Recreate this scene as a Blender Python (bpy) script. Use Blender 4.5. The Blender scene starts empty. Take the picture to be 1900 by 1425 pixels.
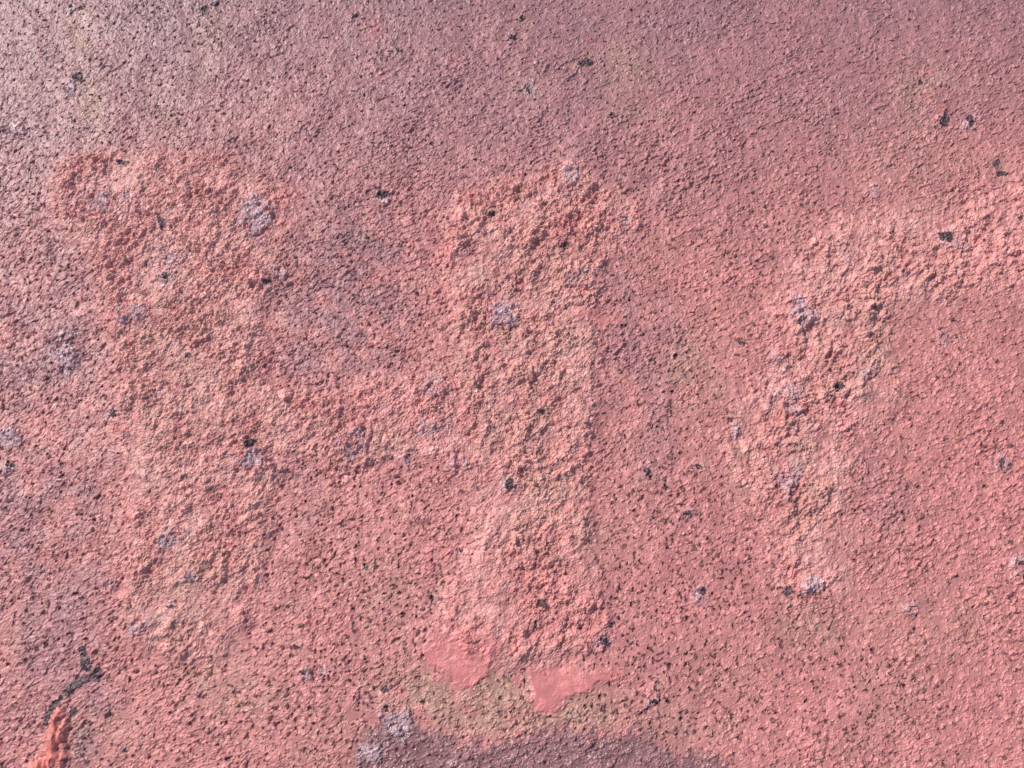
import bpy, math
import numpy as np

S = bpy.context.scene
R = math.radians

# ------------------------------------------------------------------ camera
WIDTH = 0.24                      # metres of plate across the middle of the picture
HFOV = R(60)
TILT = R(15)
DIST = WIDTH / 2 / math.tan(HFOV / 2)
cam_d = bpy.data.cameras.new('camera')
cam = bpy.data.objects.new('camera', cam_d)
S.collection.objects.link(cam)
cam_d.sensor_width = 36
cam_d.angle = HFOV
cam_d.clip_start = 0.01
cam_d.clip_end = 100
cam.location = (0, -DIST * math.sin(TILT), DIST * math.cos(TILT))
cam.rotation_euler = (TILT, 0, 0)
S.camera = cam

# ------------------------------------------------------------------ sky and sun
SUN_EL, SUN_AZ = R(42), R(-55)    # azimuth measured from +Y (top of picture) towards +X
w = bpy.data.worlds.new('World'); S.world = w; w.use_nodes = True
nt = w.node_tree
sky = nt.nodes.new('ShaderNodeTexSky')
sky.sky_type = 'NISHITA'; sky.sun_disc = False
sky.dust_density = 1.5; sky.air_density = 1.0; sky.ozone_density = 0.6
sky.sun_elevation = SUN_EL; sky.sun_rotation = SUN_AZ
bg = nt.nodes['Background']; bg.inputs['Strength'].default_value = 0.108
nt.links.new(sky.outputs[0], bg.inputs['Color'])
sun_d = bpy.data.lights.new('sun', 'SUN'); sun_d.energy = 4.5; sun_d.angle = R(0.6)
sun_d.color = (1.0, 0.94, 0.86)
sun = bpy.data.objects.new('sun', sun_d); S.collection.objects.link(sun)
sun.rotation_euler = (R(90) - SUN_EL, 0, math.pi - SUN_AZ)
S.view_settings.view_transform = 'Standard'
S.view_settings.look = 'None'
S.view_settings.gamma = 1
S.view_settings.use_curve_mapping = False
S.view_settings.exposure = -0.10

# ------------------------------------------------------------------ numpy helpers
PX = WIDTH / 1900.0               # one unit of plate texture, about an eighth of a millimetre
F32 = np.float32

def tbl(seed, n=4):
    return np.random.RandomState(seed).rand(512 * 512, n).astype(F32)

def hsh(ix, iy):
    return ((ix & 511) * 512 + (iy & 511))

def perlin(x, y, seed):
    t = np.random.RandomState(seed).rand(512 * 512).astype(F32) * (2 * np.pi)
    gx, gy = np.cos(t), np.sin(t)
    xi = np.floor(x).astype(np.int64); yi = np.floor(y).astype(np.int64)
    fx = (x - xi.astype(F32)).astype(F32); fy = (y - yi.astype(F32)).astype(F32)
    u = fx * fx * fx * (fx * (fx * 6 - 15) + 10); v = fy * fy * fy * (fy * (fy * 6 - 15) + 10)
    def g(a, b):
        k = hsh(xi + a, yi + b)
        return gx[k] * (fx - a) + gy[k] * (fy - b)
    a = g(0, 0); b = g(1, 0); c = g(0, 1); d = g(1, 1)
    return ((a + (b - a) * u) * (1 - v) + (c + (d - c) * u) * v) * 1.41

def fbm(x, y, size, octs, seed, gain=0.5):
    s = 0; a = 1.0; n = 0; f = 1.0 / size
    for o in range(octs):
        s = s + a * perlin(x * f, y * f, seed + o); n += a; a *= gain; f *= 2.03
    return (s / n).astype(F32)

def sstep(a, b, x):
    t = np.clip((x - a) / (b - a), 0, 1)
    return t * t * (3 - 2 * t)

def stones(x, y, cell, seed, fill, rmin=0.45, rmax=0.85, side=0.9, tilt=0.35, hmax=0.5):
    """angular grains: tilted flat tops with steep broken sides; returns height and the number of the grain on top"""
    T = tbl(seed, 8)
    gx = x / cell; gy = y / cell
    xi = np.floor(gx).astype(np.int64); yi = np.floor(gy).astype(np.int64)
    fx0 = (gx - xi.astype(F32)).astype(F32); fy0 = (gy - yi.astype(F32)).astype(F32)
    best = np.zeros(x.shape, F32); rid = np.zeros(x.shape, F32)
    for a in (-1, 0, 1):
        for b in (-1, 0, 1):
            k = hsh(xi + a, yi + b); t = T[k]
            dx = fx0 - a - t[..., 0]; dy = fy0 - b - t[..., 1]
            ang = t[..., 2] * 6.283
            ca, sa = np.cos(ang), np.sin(ang)
            st = 1 + 0.7 * t[..., 3]
            p = dx * ca + dy * sa; q = (-dx * sa + dy * ca) * st
            d = np.maximum(np.maximum(np.abs(p), np.abs(q)), np.abs(p + q * (t[..., 7] * 2 - 1)) / 1.15)
            d = 0.6 * d + 0.4 * np.sqrt(p * p + q * q)
            r = rmin + (rmax - rmin) * t[..., 4]
            on = t[..., 5] < fill
            tx = (t[..., 6] - 0.5) * 2 * tilt; ty = (T[k, 3] * 7.13 % 1 - 0.5) * 2 * tilt
            top = hmax * (0.35 + 0.65 * t[..., 7]) + dx * tx + dy * ty
            h = np.where(on, np.minimum(top, side * (r - d)), 0)
            m = h > best
            best = np.where(m, h, best); rid = np.where(m, (t[..., 6] * 3.7 + t[..., 1]) % 1, rid)
    return best * cell, rid

def poly_sdf(u, v, pts, rounds=2, pad=60):
    """signed distance to an outline, inside positive; beyond pad it is just -pad"""
    pts = np.array(pts, F32)
    for _ in range(rounds):            # round the corners
        nx_ = np.roll(pts, -1, 0)
        pts = np.stack([0.75 * pts + 0.25 * nx_, 0.25 * pts + 0.75 * nx_], 1).reshape(-1, 2)
    out = np.full(u.shape, -pad, F32)
    lo, hi = pts.min(0) - pad, pts.max(0) + pad
    sel = np.nonzero((u > lo[0]) & (u < hi[0]) & (v > lo[1]) & (v < hi[1]))
    u = u[sel]; v = v[sel]
    d2 = np.full(u.shape, pad * pad, F32); ins = np.zeros(u.shape, bool)
    for i in range(len(pts)):
        a = pts[i]; b = pts[(i + 1) % len(pts)]; e = b - a
        near = np.nonzero((u > min(a[0], b[0]) - pad) & (u < max(a[0], b[0]) + pad) & (v > min(a[1], b[1]) - pad) & (v < max(a[1], b[1]) + pad))
        wx = u[near] - a[0]; wy = v[near] - a[1]
        t = np.clip((wx * e[0] + wy * e[1]) / (e @ e), 0, 1)
        d2[near] = np.minimum(d2[near], (wx - e[0] * t) ** 2 + (wy - e[1] * t) ** 2)
        if e[1] != 0:
            c = ((a[1] <= v) != (b[1] <= v)) & (u < a[0] + (v - a[1]) * e[0] / e[1])
            ins ^= c
    d = np.sqrt(d2)
    out[sel] = np.where(ins, d, -d)
    return out

def blobs(u, v, lst):
    """soft-edged stains: (u, v, half width, half height, strength[, angle])"""
    m = np.zeros(u.shape, F32)
    for b in lst:
        cu, cv, ru, rv, s = b[:5]; an = R(b[5]) if len(b) > 5 else 0
        r0 = max(ru, rv) * 1.6
        sel = np.nonzero((np.abs(u - cu) < r0) & (np.abs(v - cv) < r0))
        du = u[sel] - cu; dv = v[sel] - cv
        p = (du * math.cos(an) + dv * math.sin(an)) / ru; q = (-du * math.sin(an) + dv * math.cos(an)) / rv
        g = s * (1 - sstep(0.35, 1.25, np.sqrt(p * p + q * q)))
        m[sel] = np.maximum(m[sel], g)
    return m

# ------------------------------------------------------------------ plate coordinates
ct, st_ = math.cos(TILT), math.sin(TILT)
CAMZ, CAMY = DIST * ct, -DIST * st_

def to_chart(x, y):
    """point of the plate -> coordinates of the survey chart the outlines below are drawn in"""
    dx, dy, dz = x, y - CAMY, -CAMZ
    cy = dy * ct + dz * st_; cz = -dy * st_ + dz * ct
    f = 950 / math.tan(HFOV / 2)
    return 950 + f * dx / -cz, 712.5 - f * cy / -cz

STEP = 1.65
nx_half = int(1105 / STEP)
xs = np.arange(-nx_half, nx_half + 1) * STEP
ys = np.arange(-int(690 / STEP), int(880 / STEP) + 1) * STEP
ext = np.cumsum(np.array([4, 7, 11, 16, 22, 28, 34, 40, 46, 52, 58.0]))
xs = np.concatenate([(xs[0] - ext)[::-1], xs, xs[-1] + ext])
ys = np.concatenate([(ys[0] - ext)[::-1], ys, ys[-1] + ext])
X, Y = np.meshgrid(xs.astype(F32), ys.astype(F32))        # plate units
NY, NX = X.shape
U, V = to_chart(X * PX, Y * PX)
U = U.astype(F32); V = V.astype(F32)

# ragged coordinates for outlines
WU = U + 16 * fbm(X, Y, 60, 3, 11) + 7 * fbm(X, Y, 14, 2, 15)
WV = V + 16 * fbm(X, Y, 60, 3, 21) + 7 * fbm(X, Y, 14, 2, 25)

# ------------------------------------------------------------------ outlines of the relief
LETTER_H = [(88, 350), (112, 300), (180, 278), (260, 276), (330, 284), (405, 278), (448, 300), (468, 326), (520, 338),
            (556, 366), (562, 410), (548, 440), (520, 470), (528, 505), (520, 545), (492, 580), (486, 640), (480, 690),
            (510, 712), (570, 735), (640, 728), (700, 690), (760, 705), (820, 690), (846, 690), (850, 620), (838, 590),
            (850, 555), (832, 520), (812, 478), (826, 432), (836, 396), (850, 350), (905, 345), (960, 330), (1015, 308),
            (1062, 288), (1096, 320), (1130, 350), (1192, 372), (1204, 412), (1165, 462), (1112, 500), (1116, 560),
            (1106, 640), (1114, 720), (1104, 800), (1096, 880), (1096, 960), (1104, 1040), (1124, 1100), (1136, 1170),
            (1112, 1215), (1020, 1232), (930, 1240), (870, 1215), (822, 1180), (818, 1130), (850, 1070), (880, 1000), (884, 930),
            (858, 880), (800, 850), (730, 852), (660, 868), (600, 850), (545, 852), (530, 880), (502, 915), (498, 1000),
            (492, 1080), (478, 1150), (452, 1196), (380, 1225), (300, 1228), (236, 1206), (222, 1130), (238, 1050),
            (240, 960), (240, 890), (214, 820), (206, 740), (212, 660), (188, 600), (178, 520), (160, 462), (104, 436)]
LETTER_R = [(1490, 450), (1530, 415), (1610, 396), (1700, 390), (1780, 376), (1850, 350), (1910, 325), (2050, 300),
            (2050, 545), (1900, 545), (1800, 545), (1700, 562), (1640, 585), (1650, 640), (1668, 700),
            (1650, 760), (1606, 805), (1582, 850), (1572, 910), (1566, 980), (1574, 1050), (1564, 1108), (1500, 1118),
            (1446, 1098), (1446, 1020), (1414, 950), (1370, 890), (1336, 830), (1352, 765), (1410, 730), (1430, 660),
            (1430, 550), (1466, 510)]
sd_h = poly_sdf(WU, WV, LETTER_H, 1)
sd_r = poly_sdf(WU, WV, LETTER_R, 1)
sd_L = np.maximum(sd_h, sd_r)
on_L = np.maximum(sstep(-12, 22, sd_h), sstep(-30, 40, sd_r))

# ------------------------------------------------------------------ stains, wear and mauve tone (own shapes)
n1 = fbm(X, Y, 170, 4, 31); n2 = fbm(X, Y, 60, 4, 41); n3 = fbm(X, Y, 24, 3, 51); n4 = fbm(X, Y, 330, 3, 61)

CH = [(145, 145, 9, 14), (950, 72, 8, 7), (967, 36, 6, 8), (1135, 217, 9, 7), (712, 360, 11, 10), (318, 213, 6, 5), (1752, 220, 11, 14),
      (1800, 225, 8, 9), (1850, 306, 7, 10), (1858, 322, 11, 6), (1752, 440, 12, 10), (1888, 408, 6, 6), (465, 825, 12, 11), (945, 902, 12, 14), (1200, 877, 9, 9),
      (1553, 718, 11, 9), (308, 514, 8, 7), (303, 416, 6, 14), (350, 660, 9, 7), (210, 768, 7, 9), (1048, 458, 12, 8), (716, 1278, 9, 9),
      (716, 1312, 6, 8), (230, 1391, 9, 7), (1480, 600, 7, 8), (18, 862, 10, 6), (1296, 866, 6, 6), (1253, 660, 6, 6), (1214, 1301, 8, 5),
      (1896, 1045, 8, 6), (1378, 636, 8, 5), (853, 1020, 5, 5), (800, 1112, 5, 12), (912, 400, 8, 5), (1158, 405, 7, 5), (1008, 765, 6, 5), (320, 1125, 9, 5),
      (1300, 1096, 10, 9), (1462, 1096, 8, 9), (1467, 1124, 6, 6), (760, 845, 6, 5), (445, 312, 4, 7), (228, 302, 12, 5), (400, 8, 8, 6), (378, 18, 9, 8),
      (1085, 115, 14, 8), (660, 30, 6, 5), (980, 168, 6, 5), (680, 440, 5, 5), (500, 525, 10, 5), (1707, 152, 6, 6), (1355, 780, 7, 7), (1120, 1190, 9, 8),
      (1005, 1118, 8, 7), (993, 1158, 5, 10), (1858, 860, 7, 12), (1213, 960, 6, 6), (1235, 905, 7, 6), (1274, 951, 6, 5), (535, 1125, 8, 5), (550, 1200, 8, 7), (565, 1246, 8, 7), (678, 1052, 7, 6), (1120, 1315, 6, 6)]
rim = blobs(WU, WV, [(c[0] + 3, c[1] + 2, c[2] * 2.6 + 5, c[3] * 2.6 + 5, 0.35 + 0.5 * ((k * 0.37) % 1)) for k, c in enumerate(CH) if k % 3 != 1])
rim2 = blobs(WU, WV, [(c[0] - 2, c[1] + 4, c[2] * 2.0 + 4, c[3] * 2.0 + 4, 0.6) for k, c in enumerate(CH) if k % 3 == 1])
tan = blobs(WU, WV, [(150, 60, 34, 90, .75), (165, 200, 45, 90, .75), (385, 70, 36, 110, .7), (930, 1300, 260, 75, 1.3), (800, 1290, 110, 60, 1.2), (1060, 1330, 120, 40, 1.2),
     (1110, 1300, 90, 80, .8), (760, 1240, 80, 60, .6), (1290, 690, 75, 95, .6), (1375, 880, 40, 95, .6), (1270, 1340, 130, 50, .7), (1330, 1250, 120, 110, .45),
     (1500, 1170, 90, 60, .7), (430, 1270, 120, 80, .55), (620, 1370, 110, 70, .6), (712, 822, 26, 26, .9),
     (330, 620, 130, 150, .3), (340, 760, 120, 80, .3), (330, 1080, 120, 130, .35), (960, 640, 150, 240, .35), (1000, 960, 80, 150, .3), (1480, 900, 60, 130, .45),
     (1600, 640, 90, 100, .4), (1680, 270, 150, 100, .3), (1160, 130, 75, 60, .7), (1715, 170, 70, 80, .6), (1180, 215, 70, 30, .5), (975, 165, 50, 35, .5), (1720, 1160, 170, 90, .35),
     (1650, 1300, 120, 70, .3), (740, 1130, 60, 120, .35), (180, 1370, 110, 60, .35), (310, 200, 50, 60, .35), (1080, 1010, 90, 60, .3)])
tan = np.clip(tan, 0, 1.15) * sstep(-0.45, 0.15, n2 + 0.5 * n3)
tan = np.maximum(tan, 0.8 * rim * sstep(-.3, .2, n3))
lil = blobs(WU, WV, [(125, 655, 38, 62, .75), (24, 815, 26, 24, .8), (475, 405, 42, 52, .9), (190, 375, 60, 30, .55), (248, 582, 55, 26, .7),
     (472, 858, 36, 28, 1), (935, 585, 34, 34, 1), (1058, 330, 26, 24, .8), (1042, 370, 30, 14, .6), (1490, 582, 34, 50, .8), (318, 1000, 46, 20, .8, -25),
     (350, 1076, 22, 16, .9), (262, 1166, 38, 24, .7), (1503, 1082, 34, 24, .9), (1440, 700, 40, 90, .4), (1470, 760, 30, 60, .55),
     (1358, 796, 16, 22, .9), (1460, 890, 34, 44, .7), (655, 820, 50, 40, .55), (800, 800, 44, 28, .6), (850, 855, 40, 24, .6),
     (980, 168, 32, 22, .6), (20, 240, 40, 22, .6), (310, 500, 40, 60, .5), (515, 520, 30, 32, .6), (805, 715, 30, 24, .6),
     (135, 165, 16, 24, .7), (150, 235, 30, 30, .4), (130, 10, 26, 26, .5), (375, 20, 26, 20, .5), (1600, 690, 40, 20, .5),
     (1575, 470, 30, 34, .5), (1690, 500, 50, 24, .4), (1770, 450, 30, 20, .6), (1080, 520, 28, 30, .5), (870, 560, 34, 24, .35),
     (740, 1340, 40, 34, .8), (690, 1400, 36, 30, .8), (1690, 1132, 20, 16, .6), (1760, 630, 30, 26, .4), (600, 1245, 18, 14, .5),
     (205, 1090, 30, 18, .5), (1890, 1050, 24, 30, .6), (230, 810, 26, 24, .4), (1625, 350, 22, 20, .4), (700, 265, 30, 18, .3)])
lil = np.maximum(lil, rim2); lil = np.clip(lil * 1.1, 0, 1) * sstep(0.18, 0.60, lil * 0.8 + 0.9 * n3 + 0.9 * fbm(X, Y, 10, 3, 521, 0.65))
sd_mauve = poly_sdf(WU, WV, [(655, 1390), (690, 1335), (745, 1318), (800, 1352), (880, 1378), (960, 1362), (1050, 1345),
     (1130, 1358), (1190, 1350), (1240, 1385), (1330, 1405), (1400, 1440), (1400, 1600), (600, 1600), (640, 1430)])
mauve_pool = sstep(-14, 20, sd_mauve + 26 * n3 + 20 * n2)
coral = blobs(WU, WV, [(1240, 1180, 230, 170, .55), (1060, 1130, 200, 130, .6), (780, 1030, 46, 36, .9), (600, 1150, 60, 60, .6), (1350, 960, 150, 140, .4),
     (620, 1330, 110, 90, .5), (1540, 1000, 40, 60, .6), (1080, 585, 60, 26, .6), (1460, 1290, 160, 110, .5), (840, 1190, 120, 70, .7),
     (700, 950, 60, 80, .35), (1880, 440, 120, 130, .55), (1870, 900, 160, 260, .45), (1850, 1300, 160, 160, .35), (330, 310, 200, 50, .25), (130, 370, 60, 60, .3),
     (820, 440, 40, 80, .6), (1150, 400, 60, 40, .6), (1090, 80, 16, 12, .7), (695, 55, 22, 36, .6), (840, 120, 18, 26, .5), (700, 140, 24, 30, .4),
     (1715, 130, 30, 16, .6), (1730, 190, 26, 20, .5), (530, 390, 34, 70, .6), (230, 470, 40, 50, .4), (1200, 240, 30, 14, .4),
     (1640, 245, 30, 24, .4), (1560, 780, 60, 50, .5), (700, 760, 130, 70, .5)])
coral = coral * sstep(-0.45, 0.15, n2 + 0.3 * n3)
crim = blobs(WU, WV, [(440, 1162, 44, 36, .75), (300, 1010, 50, 20, .6, -25), (640, 800, 50, 60, .4), (1550, 742, 22, 14, .9),
     (880, 470, 60, 20, .5), (1740, 470, 30, 14, .8), (455, 800, 40, 40, .4), (300, 600, 60, 20, .5), (1757, 205, 24, 26, .7),
     (1500, 1106, 40, 12, .7), (1690, 1148, 12, 8, .9), (1440, 640, 30, 60, .4), (840, 870, 60, 30, .35),  (1055, 440, 40, 40, .4), (1440, 940, 50, 20, .5),
     (690, 1400, 40, 20, .5), (1895, 1060, 16, 16, .7), (1045, 355, 50, 10, .5)])
crim = crim * sstep(-0.3, 0.2, n3)
# patches of freckles and a mauve tone, stronger at top, left and beside letters
mauve_tone = np.clip(0.86 * sstep(840, -60, V + 0.10 * U + 160 * n1) + 0.25 * n4 + 0.3 * n1 + 0.1 * n2, 0, 1)
mauve_tone = np.maximum(mauve_tone, blobs(WU, WV, [(60, 1080, 170, 330, .55), (60, 800, 170, 620, .6), (650, 520, 150, 260, .7), (1200, 650, 90, 330, .45), (80, 900, 120, 300, .6), (640, 420, 70, 260, .55), (1160, 560, 60, 230, .5),
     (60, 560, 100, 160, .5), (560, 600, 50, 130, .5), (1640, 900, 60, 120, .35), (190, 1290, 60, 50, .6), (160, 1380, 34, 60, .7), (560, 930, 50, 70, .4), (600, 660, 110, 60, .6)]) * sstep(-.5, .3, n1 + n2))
mauve_tone = mauve_tone * (1 - 0.82 * on_L)
peach = np.clip(on_L * (0.62 + 1.0 * n2 + 0.8 * n3 + 0.5 * n1), 0, 0.95)

# paint runs: smooth thick fresh paint
RUN_A = [(790, 1170), (782, 1215), (806, 1240), (832, 1252), (840, 1276), (868, 1284), (890, 1272), (912, 1252), (914, 1222), (940, 1195), (900, 1140), (820, 1140)]
RUN_B = [(965, 1225), (978, 1262), (984, 1296), (996, 1318), (1024, 1324), (1046, 1312), (1058, 1288), (1090, 1278), (1120, 1272), (1170, 1255), (1150, 1215), (1060, 1212)]
RUN_C = [(98, 1328), (112, 1306), (124, 1318), (132, 1345), (128, 1380), (122, 1425), (116, 1500), (40, 1500), (58, 1430), (76, 1395), (88, 1360)]
RUN_D = [(1060, 575), (1110, 568), (1150, 590), (1120, 612), (1060, 606)]
su = U + 12 * fbm(X, Y, 40, 2, 71) + 7 * fbm(X, Y, 14, 3, 75); sv = V + 12 * fbm(X, Y, 40, 2, 81) + 7 * fbm(X, Y, 14, 3, 85)
sd_runs = [poly_sdf(su, sv, p) for p in (RUN_A, RUN_B, RUN_C, RUN_D)]
smooth = np.maximum.reduce([sstep(-3, 8, sd_runs[0]) * sstep(1140, 1215, sv + 20 * n2), sstep(-3, 8, sd_runs[1]) * sstep(1225, 1262, sv + 14 * n2), 0.8 * sstep(-5, 20, sd_runs[3])])
thick = blobs(WU, WV, [(1230, 1150, 330, 260, .8), (760, 1060, 240, 200, .55), (1290, 800, 120, 200, .45), (1500, 1290, 300, 130, .7),
     (600, 1280, 160, 140, .6), (1060, 1270, 160, 60, .9), (1530, 1020, 60, 50, .9), (300, 880, 70, 40, .5), (1270, 1350, 120, 60, .7)]) * sstep(-.5, .2, n1 + .6 * n2)

thick = thick * (1 - 0.65 * on_L)

# ------------------------------------------------------------------ relief
rough = fbm(X, Y, 90, 3, 91)
jx = X + 3.0 * fbm(X, Y, 16, 2, 101); jy = Y + 3.0 * fbm(X, Y, 16, 2, 105)
g1, id1 = stones(jx, jy, 12.0, 201, 0.72, 0.35, 0.75, 1.15, 0.55, 0.42)
g2, id2 = stones(jx, jy, 7.0, 211, 0.70, 0.40, 0.80, 1.1, 0.6, 0.42)
qx = X + 5.0 * fbm(X, Y, 11, 3, 481, 0.65); qy = Y + 5.0 * fbm(X, Y, 11, 3, 485, 0.65)
g3, id3 = stones(qx, qy, 27.0, 221, 0.55, 0.35, 0.80, 0.95, 0.40, 0.26)
g4, id4 = stones(qx, qy, 16.0, 231, 0.70, 0.38, 0.80, 1.1, 0.55, 0.36)
gs, ids = stones(jx, jy, 12.0, 241, 0.60, 0.22, 0.52, 1.5, 0.5, 0.40)        # grit poking through thick paint
def along(deg, k):            # coordinates stretched along a direction
    c, n = math.cos(R(deg)), math.sin(R(deg))
    return (X * c + Y * n) / k, (-X * n + Y * c)
fine = fbm(X, Y, 5, 2, 131)
ax, ay = along(66, 1.55); bx, by = along(24, 1.7)
pa = fbm(ax, ay, 8.6, 3, 401, 0.6); pb = fbm(bx, by, 8.6, 3, 411, 0.6)
wb = sstep(250, 1250, U + 0.55 * V + 250 * n1)
peak = pa * (1 - wb) + pb * wb
peak = peak / np.sqrt((1 - wb) ** 2 + wb ** 2)
pc = fbm(X, Y, 8.5, 3, 421, 0.62)
low = 7 * fbm(X, Y, 420, 3, 111) + 3.5 * fbm(X, Y, 55, 3, 121)
AMP = (0.54 + 0.46 * sstep(60, 560, V + 0.15 * U)) * (0.74 + 0.26 * sstep(0, 600, U)) * (1 - 0.35 * thick)
# paint floods the hollows: only the rust crust above the flood level stands out
flood = 0.04 + 0.24 * thick - 0.30 * rough - 0.16 * n2 - 0.15 * n1 - 0.05 * mauve_pool
p2x, p2y = along(38, 1.5)
coarse = np.maximum(fbm(p2x, p2y, 15, 3, 501, 0.6) - 0.12 - 0.25 * thick, 0) * sstep(-0.15, 0.35, n1 + 0.6 * rough)
lay_b = fbm(X, Y, 38, 4, 511, 0.64) * 4.0; flb = np.floor(lay_b); lay_b = flb + sstep(0.75, 1.0, lay_b - flb)
crust = np.maximum(peak - flood, 0)
crust = crust / (1 + 1.1 * crust)
grit = np.maximum(pc - 0.20 + 0.10 * rough + 0.14 * n3, 0)
grit = grit / (1 + 1.3 * grit)
Hb = low + (1 - 0.72 * smooth) * (AMP * (8.6 * crust + 8.0 * grit * (1 - 0.5 * thick) + 12 * coarse + 0.55 * lay_b) + 0.12 * g1 + 0.5 * fine * (1 - 0.6 * thick))
kx = jx + 2.2 * fbm(X, Y, 6, 2, 471); ky = jy + 2.2 * fbm(X, Y, 6, 2, 475)
sp, idp = stones(kx, ky, 11.0, 251, 0.85, 0.14, 0.48, 1.3, 0.6, 0.30)
fz = np.clip(0.30 * sstep(100, 600, V) + 0.85 * thick + 0.35 * n2 + 0.15 * rough, 0, 1) * (1 - smooth)
speck = sstep(0.15, 0.7, sp) * (idp < fz)
pit = np.maximum(fbm(X, Y, 8.5, 2, 431, 0.6) - 0.33 + 0.08 * thick, 0) * (1 - smooth)
Hb = Hb - 12 * pit + 0.85 * sp * speck * np.where((idp * 7.3) % 1 > 0.4, 1.0, -0.8)
Hb = Hb + 3.0 * smooth
lump = np.clip(0.68 + 0.9 * rough + 0.5 * n2, 0.2, 1.05) * np.where((sd_h > sd_r) & (U < 800), 0.8, 0.95)
flat_L = 1 - 0.75 * blobs(WU, WV, [(1530, 1020, 60, 60, .8), (320, 880, 80, 50, .6), (1080, 590, 60, 30, .8)])
cx_, cy_ = along(45, 1.35)
big = fbm(cx_, cy_, 15, 4, 441, 0.66)
big = np.maximum(big + 0.05, 0); big = big / (1 + 0.8 * big)
lay = fbm(X, Y, 30, 4, 491, 0.64) * 5.5                       # layers of paint and scale broken off in steps
fl = np.floor(lay); lay = fl + sstep(0.72, 1.0, lay - fl)
Hl = (7 * np.maximum(sstep(-18, 30, sd_h), 0.8 * sstep(-40, 60, sd_r))
      + on_L * flat_L * (lump * (0.36 * g3 + 0.60 * g4 + 19 * big + 2.6 * lay) + 5 * n2))

# blisters and corrosion lumps on top
blist = np.clip(lil * 1.3, 0, 1)
Hbl = blist * (2.5 + 0.55 * g4)
H = Hb * (1 - 0.30 * on_L * (1 - smooth)) + Hl + Hbl
# the crumpled run at the lower edge
cr = sstep(-6, 22, sd_runs[2])
rid = 1 - np.abs(fbm(X + 0.3 * Y, Y * 0.55, 34, 3, 151)) * 2.4
H = H * (1 - 0.8 * cr) + cr * (7 + 9 * np.clip(rid, -0.4, 1) + 3.5 * fbm(X, Y, 16, 2, 161))

# dark freckles: worn grit tops
fr = speck * (0.30 + 0.70 * ((idp * 13.7) % 1))
fr2 = sstep(0.0, 0.04, pit) * (0.6 + 0.4 * thick)
dark = np.clip(0.85 * fr + 0.8 * fr2, 0, 1) * (1 - smooth) * (1 - 0.6 * on_L) * (1 - .6 * mauve_pool)
var = np.where(on_L > 0.5, id4, id1)

def mix(a, b, t): return a + (b - a) * t
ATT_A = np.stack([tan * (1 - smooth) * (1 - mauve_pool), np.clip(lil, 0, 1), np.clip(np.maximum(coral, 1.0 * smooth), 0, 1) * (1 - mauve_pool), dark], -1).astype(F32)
ATT_B = np.stack([mauve_tone * (1 - smooth), peach * (1 - lil), crim, var], -1).astype(F32)
ATT_C = np.stack([mauve_pool, smooth, cr, np.ones_like(mauve_tone)], -1).astype(F32)

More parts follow.
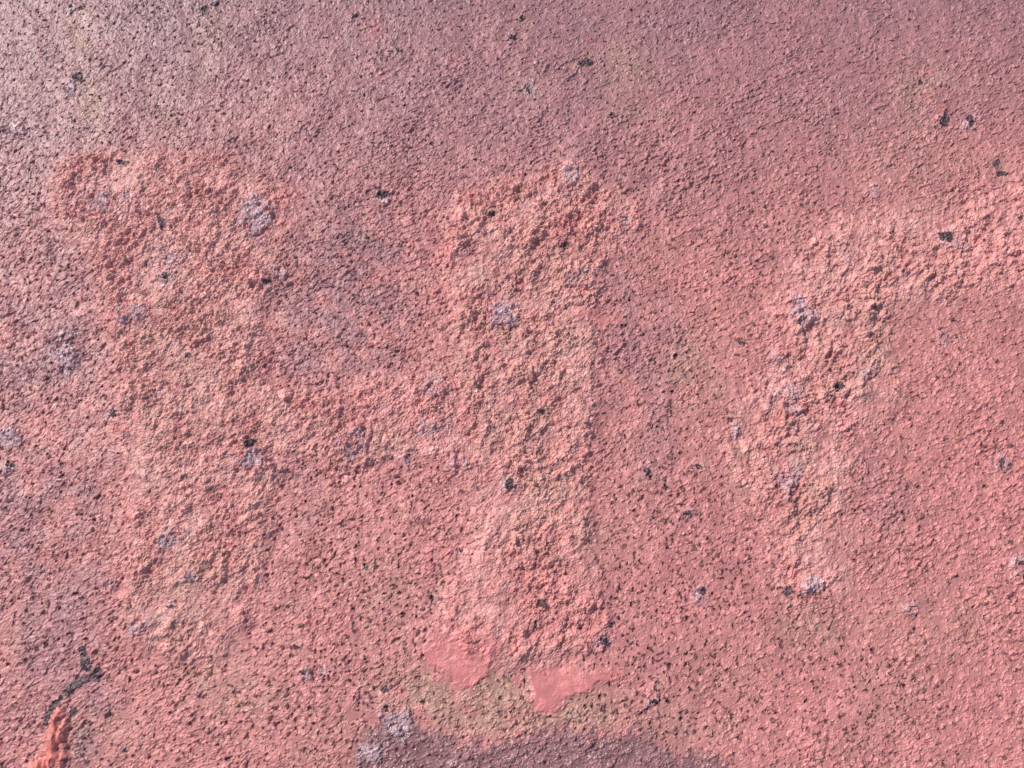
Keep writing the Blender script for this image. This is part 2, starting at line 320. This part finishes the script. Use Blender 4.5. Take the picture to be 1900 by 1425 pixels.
# ------------------------------------------------------------------ materials
def paint_material(name, force=None):
    m = bpy.data.materials.new(name); m.use_nodes = True
    t = m.node_tree; N = t.nodes; L = t.links
    b = N['Principled BSDF']
    def attr(nm):
        a = N.new('ShaderNodeAttribute'); a.attribute_name = nm
        s = N.new('ShaderNodeSeparateColor'); L.new(a.outputs['Color'], s.inputs[0])
        return s.outputs[0], s.outputs[1], s.outputs[2], a.outputs['Alpha']
    A = attr('stain_a'); B = attr('stain_tone_b'); C = attr('stain_c')
    tc = N.new('ShaderNodeTexCoord')
    def noise(scale, det=3, rough=0.6):
        n = N.new('ShaderNodeTexNoise'); n.inputs['Scale'].default_value = scale
        n.inputs['Detail'].default_value = det; n.inputs['Roughness'].default_value = rough
        L.new(tc.outputs['Object'], n.inputs['Vector']); return n.outputs['Fac']
    def mixc(a, col, fac, mul=1.0):
        x = N.new('ShaderNodeMix'); x.data_type = 'RGBA'
        if isinstance(a, tuple): x.inputs[6].default_value = (*a, 1)
        else: L.new(a, x.inputs[6])
        if isinstance(col, tuple): x.inputs[7].default_value = (*col, 1)
        else: L.new(col, x.inputs[7])
        if mul != 1.0:
            k = N.new('ShaderNodeMath'); k.operation = 'MULTIPLY'; k.use_clamp = True
            k.inputs[1].default_value = mul; L.new(fac, k.inputs[0]); fac = k.outputs[0]
        L.new(fac, x.inputs[0]); return x.outputs[2]
    def ramp(fac, lo, hi):
        r = N.new('ShaderNodeMapRange'); r.inputs[1].default_value = lo; r.inputs[2].default_value = hi
        r.clamp = True; L.new(fac, r.inputs[0]); return r.outputs[0]
    if force == 'bare':
        c = mixc((0.050, 0.028, 0.040), (0.22, 0.115, 0.125), ramp(noise(1100, 4, .7), .44, .66))
    else:
        c = mixc((0.65, 0.262, 0.250), (0.54, 0.213, 0.207), ramp(noise(60), .3, .7))
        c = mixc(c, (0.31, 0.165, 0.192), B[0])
        c = mixc(c, (0.72, 0.37, 0.34), B[1])
        c = mixc(c, (0.47, 0.272, 0.215), A[0], 0.72)
        c = mixc(c, (0.65, 0.232, 0.238), A[2], 0.75)
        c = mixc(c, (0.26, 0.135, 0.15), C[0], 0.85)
        c = mixc(c, (0.40, 0.11, 0.13), B[2], 0.8)
        c = mixc(c, (0.57, 0.40, 0.45), A[1], 0.85)
        c = mixc(c, (0.68, 0.225, 0.22), C[1], 0.6)
        c = mixc(c, (0.72, 0.20, 0.17), C[2], 0.9)
        c = mixc(c, (0.10, 0.042, 0.048), A[3])
        # each grain a little lighter or darker, plus fine mottling
        h = N.new('ShaderNodeHueSaturation'); h.inputs['Hue'].default_value = 0.5
        v = N.new('ShaderNodeMapRange'); v.inputs[3].default_value = 0.86; v.inputs[4].default_value = 1.12
        L.new(B[3], v.inputs[0]); L.new(v.outputs[0], h.inputs['Value']); L.new(c, h.inputs['Color'])
        c = mixc(h.outputs[0], (0.28, 0.13, 0.12), ramp(noise(900, 4, .7), .56, .80), 0.5)
    L.new(c, b.inputs['Base Color'])
    r = N.new('ShaderNodeMapRange'); r.inputs[3].default_value = 0.27; r.inputs[4].default_value = 0.50
    L.new(noise(300), r.inputs[0]); L.new(mixc(mixc(r.outputs[0], (0.2, 0.2, 0.2), C[0], 0.8), (0.2, 0.2, 0.2), A[1], 0.7), b.inputs['Roughness'])
    b.inputs['Specular IOR Level'].default_value = 0.5
    bp = N.new('ShaderNodeBump'); bp.inputs['Strength'].default_value = 0.5; bp.inputs['Distance'].default_value = 0.00022
    L.new(noise(2600, 3, .6), bp.inputs['Height']); L.new(bp.outputs[0], b.inputs['Normal'])
    return m

MAT = paint_material('weathered_salmon_paint')
MAT_BARE = paint_material('bare_dark_rust', 'bare')

# ------------------------------------------------------------------ mesh from a piece of the survey grid
root = bpy.data.objects.new('painted_metal_plate', None)
S.collection.objects.link(root)
root.empty_display_size = 0.02
root['label'] = 'pitted rusty metal plate under worn salmon pink paint with raised letters'
root['category'] = 'metal plate'

def sheet(name, mask, Hz, mat, skirt=2.0, parent=root, label=None, atts=True, outer_only=False):
    """solid piece: the quads of the grid chosen by mask (per quad), walls down by skirt along the rim"""
    qj, qi = np.nonzero(mask)
    if len(qj) == 0: return None
    v00 = qj * NX + qi
    quads = np.stack([v00, v00 + 1, v00 + NX + 1, v00 + NX], 1)
    used, inv = np.unique(quads.ravel(), return_inverse=True)
    q = inv.reshape(-1, 4)
    co = np.stack([X.ravel()[used], Y.ravel()[used], Hz.ravel()[used]], 1) * PX
    n = len(used)
    # rim edges
    e = np.concatenate([q[:, [0, 1]], q[:, [1, 2]], q[:, [2, 3]], q[:, [3, 0]]])
    key = np.minimum(e[:, 0], e[:, 1]).astype(np.int64) * n + np.maximum(e[:, 0], e[:, 1])
    _, first, cnt = np.unique(key, return_index=True, return_counts=True)
    rim = e[first[cnt == 1]]
    if outer_only:
        gx, gy = used % NX, used // NX
        ed = (gx == 0) | (gx == NX - 1) | (gy == 0) | (gy == NY - 1)
        rim = rim[ed[rim[:, 0]] & ed[rim[:, 1]]]
    rv, rinv = np.unique(rim.ravel(), return_inverse=True); ri = rinv.reshape(-1, 2)
    low_co = co[rv].copy(); low_co[:, 2] -= skirt * PX
    walls = np.stack([rim[:, 1], rim[:, 0], ri[:, 0] + n, ri[:, 1] + n], 1)
    co = np.concatenate([co, low_co]); allq = np.concatenate([q, walls])
    me = bpy.data.meshes.new(name)
    me.vertices.add(len(co)); me.vertices.foreach_set('co', co.astype(F32).ravel())
    me.loops.add(allq.size); me.loops.foreach_set('vertex_index', allq.ravel().astype(np.int32))
    me.polygons.add(len(allq)); me.polygons.foreach_set('loop_start', (np.arange(len(allq)) * 4).astype(np.int32))
    me.polygons.foreach_set('use_smooth', np.zeros(len(allq), bool))
    if atts:
        src = np.concatenate([used, used[rv]])
        for nm, A in (('stain_a', ATT_A), ('stain_tone_b', ATT_B), ('stain_c', ATT_C)):
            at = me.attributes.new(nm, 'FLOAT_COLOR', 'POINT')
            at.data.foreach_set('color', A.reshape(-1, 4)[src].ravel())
    me.update(calc_edges=True)
    me.materials.append(mat)
    o = bpy.data.objects.new(name, me); S.collection.objects.link(o); o.parent = parent
    if label: o['label'] = label
    return o

def quad_mask(m):            # vertices -> quads with all four corners inside
    return m[:-1, :-1] & m[1:, :-1] & m[:-1, 1:] & m[1:, 1:]

let_h = quad_mask(sd_h > -7); let_r = quad_mask(sd_r > -7)
run_m = [quad_mask(s > -4) for s in sd_runs]
taken = let_h | let_r
for m in run_m: taken = taken | m
plate = sheet('pitted_surface', ~taken, H, MAT, skirt=60, outer_only=True)
sheet('raised_letter', let_h & ~(run_m[0] | run_m[1] | run_m[3]), H, MAT, 12, label='lumpy raised letter with two posts joined by a crossbar')
sheet('raised_letter', let_r, H, MAT, 12, label='lumpy raised letter with one post and an arm running right')
RL = ['smooth coral paint run hanging beside the tan stain', 'smooth pale coral paint run, wider of the two lobes',
      'crumpled bright coral paint run at the bottom left edge', 'small smooth paint patch on the second letter post']
for m, l in zip(run_m, RL):
    sheet('paint_run', m, H, MAT, 6, label=l)

# ------------------------------------------------------------------ dark chips where the paint is gone
cu = U + 4.5 * fbm(X, Y, 9, 3, 301, 0.7); cv = V + 4.5 * fbm(X, Y, 9, 3, 305, 0.7)
cut = 0.9 * g2 + 1.5 * fbm(X, Y, 4, 2, 311)
done = np.zeros((NY - 1, NX - 1), bool)
rng = np.random.RandomState(5)
for (a, b, ra, rb) in CH:
    k = 1.08
    ra *= k; rb *= k
    nv = rng.randint(5, 8); th = np.sort(rng.rand(nv) * 0.7 + np.arange(nv)) * 6.283 / nv
    rr = 0.6 + 0.75 * rng.rand(nv)
    q = quad_mask(poly_sdf(cu, cv, [(a + ra * r * math.cos(t), b + rb * r * math.sin(t)) for r, t in zip(rr, th)], 0, 12) > 0) & ~done
    done |= q
    sheet('bare_spot', q, H + 0.4 + cut * 0.6, MAT_BARE, 5, atts=False)
MARK = [[(147, 1196), (156, 1200), (166, 1225), (170, 1240), (160, 1245), (150, 1240), (149, 1215)],
        [(172, 1240), (186, 1236), (190, 1256), (178, 1262), (160, 1262), (140, 1280), (124, 1290), (110, 1292), (122, 1276), (145, 1258), (166, 1254)],
        [(106, 1296), (118, 1292), (104, 1310), (92, 1330), (84, 1350), (82, 1325)],
        [(130, 1310), (144, 1314), (140, 1326), (130, 1330)]]
for p in MARK:
    q = quad_mask(poly_sdf(cu, cv, p) + 3 * n3 > -2.5) & ~done; done |= q
    sheet('dark_scrape', q, H + 0.6, MAT_BARE, 4, atts=False)
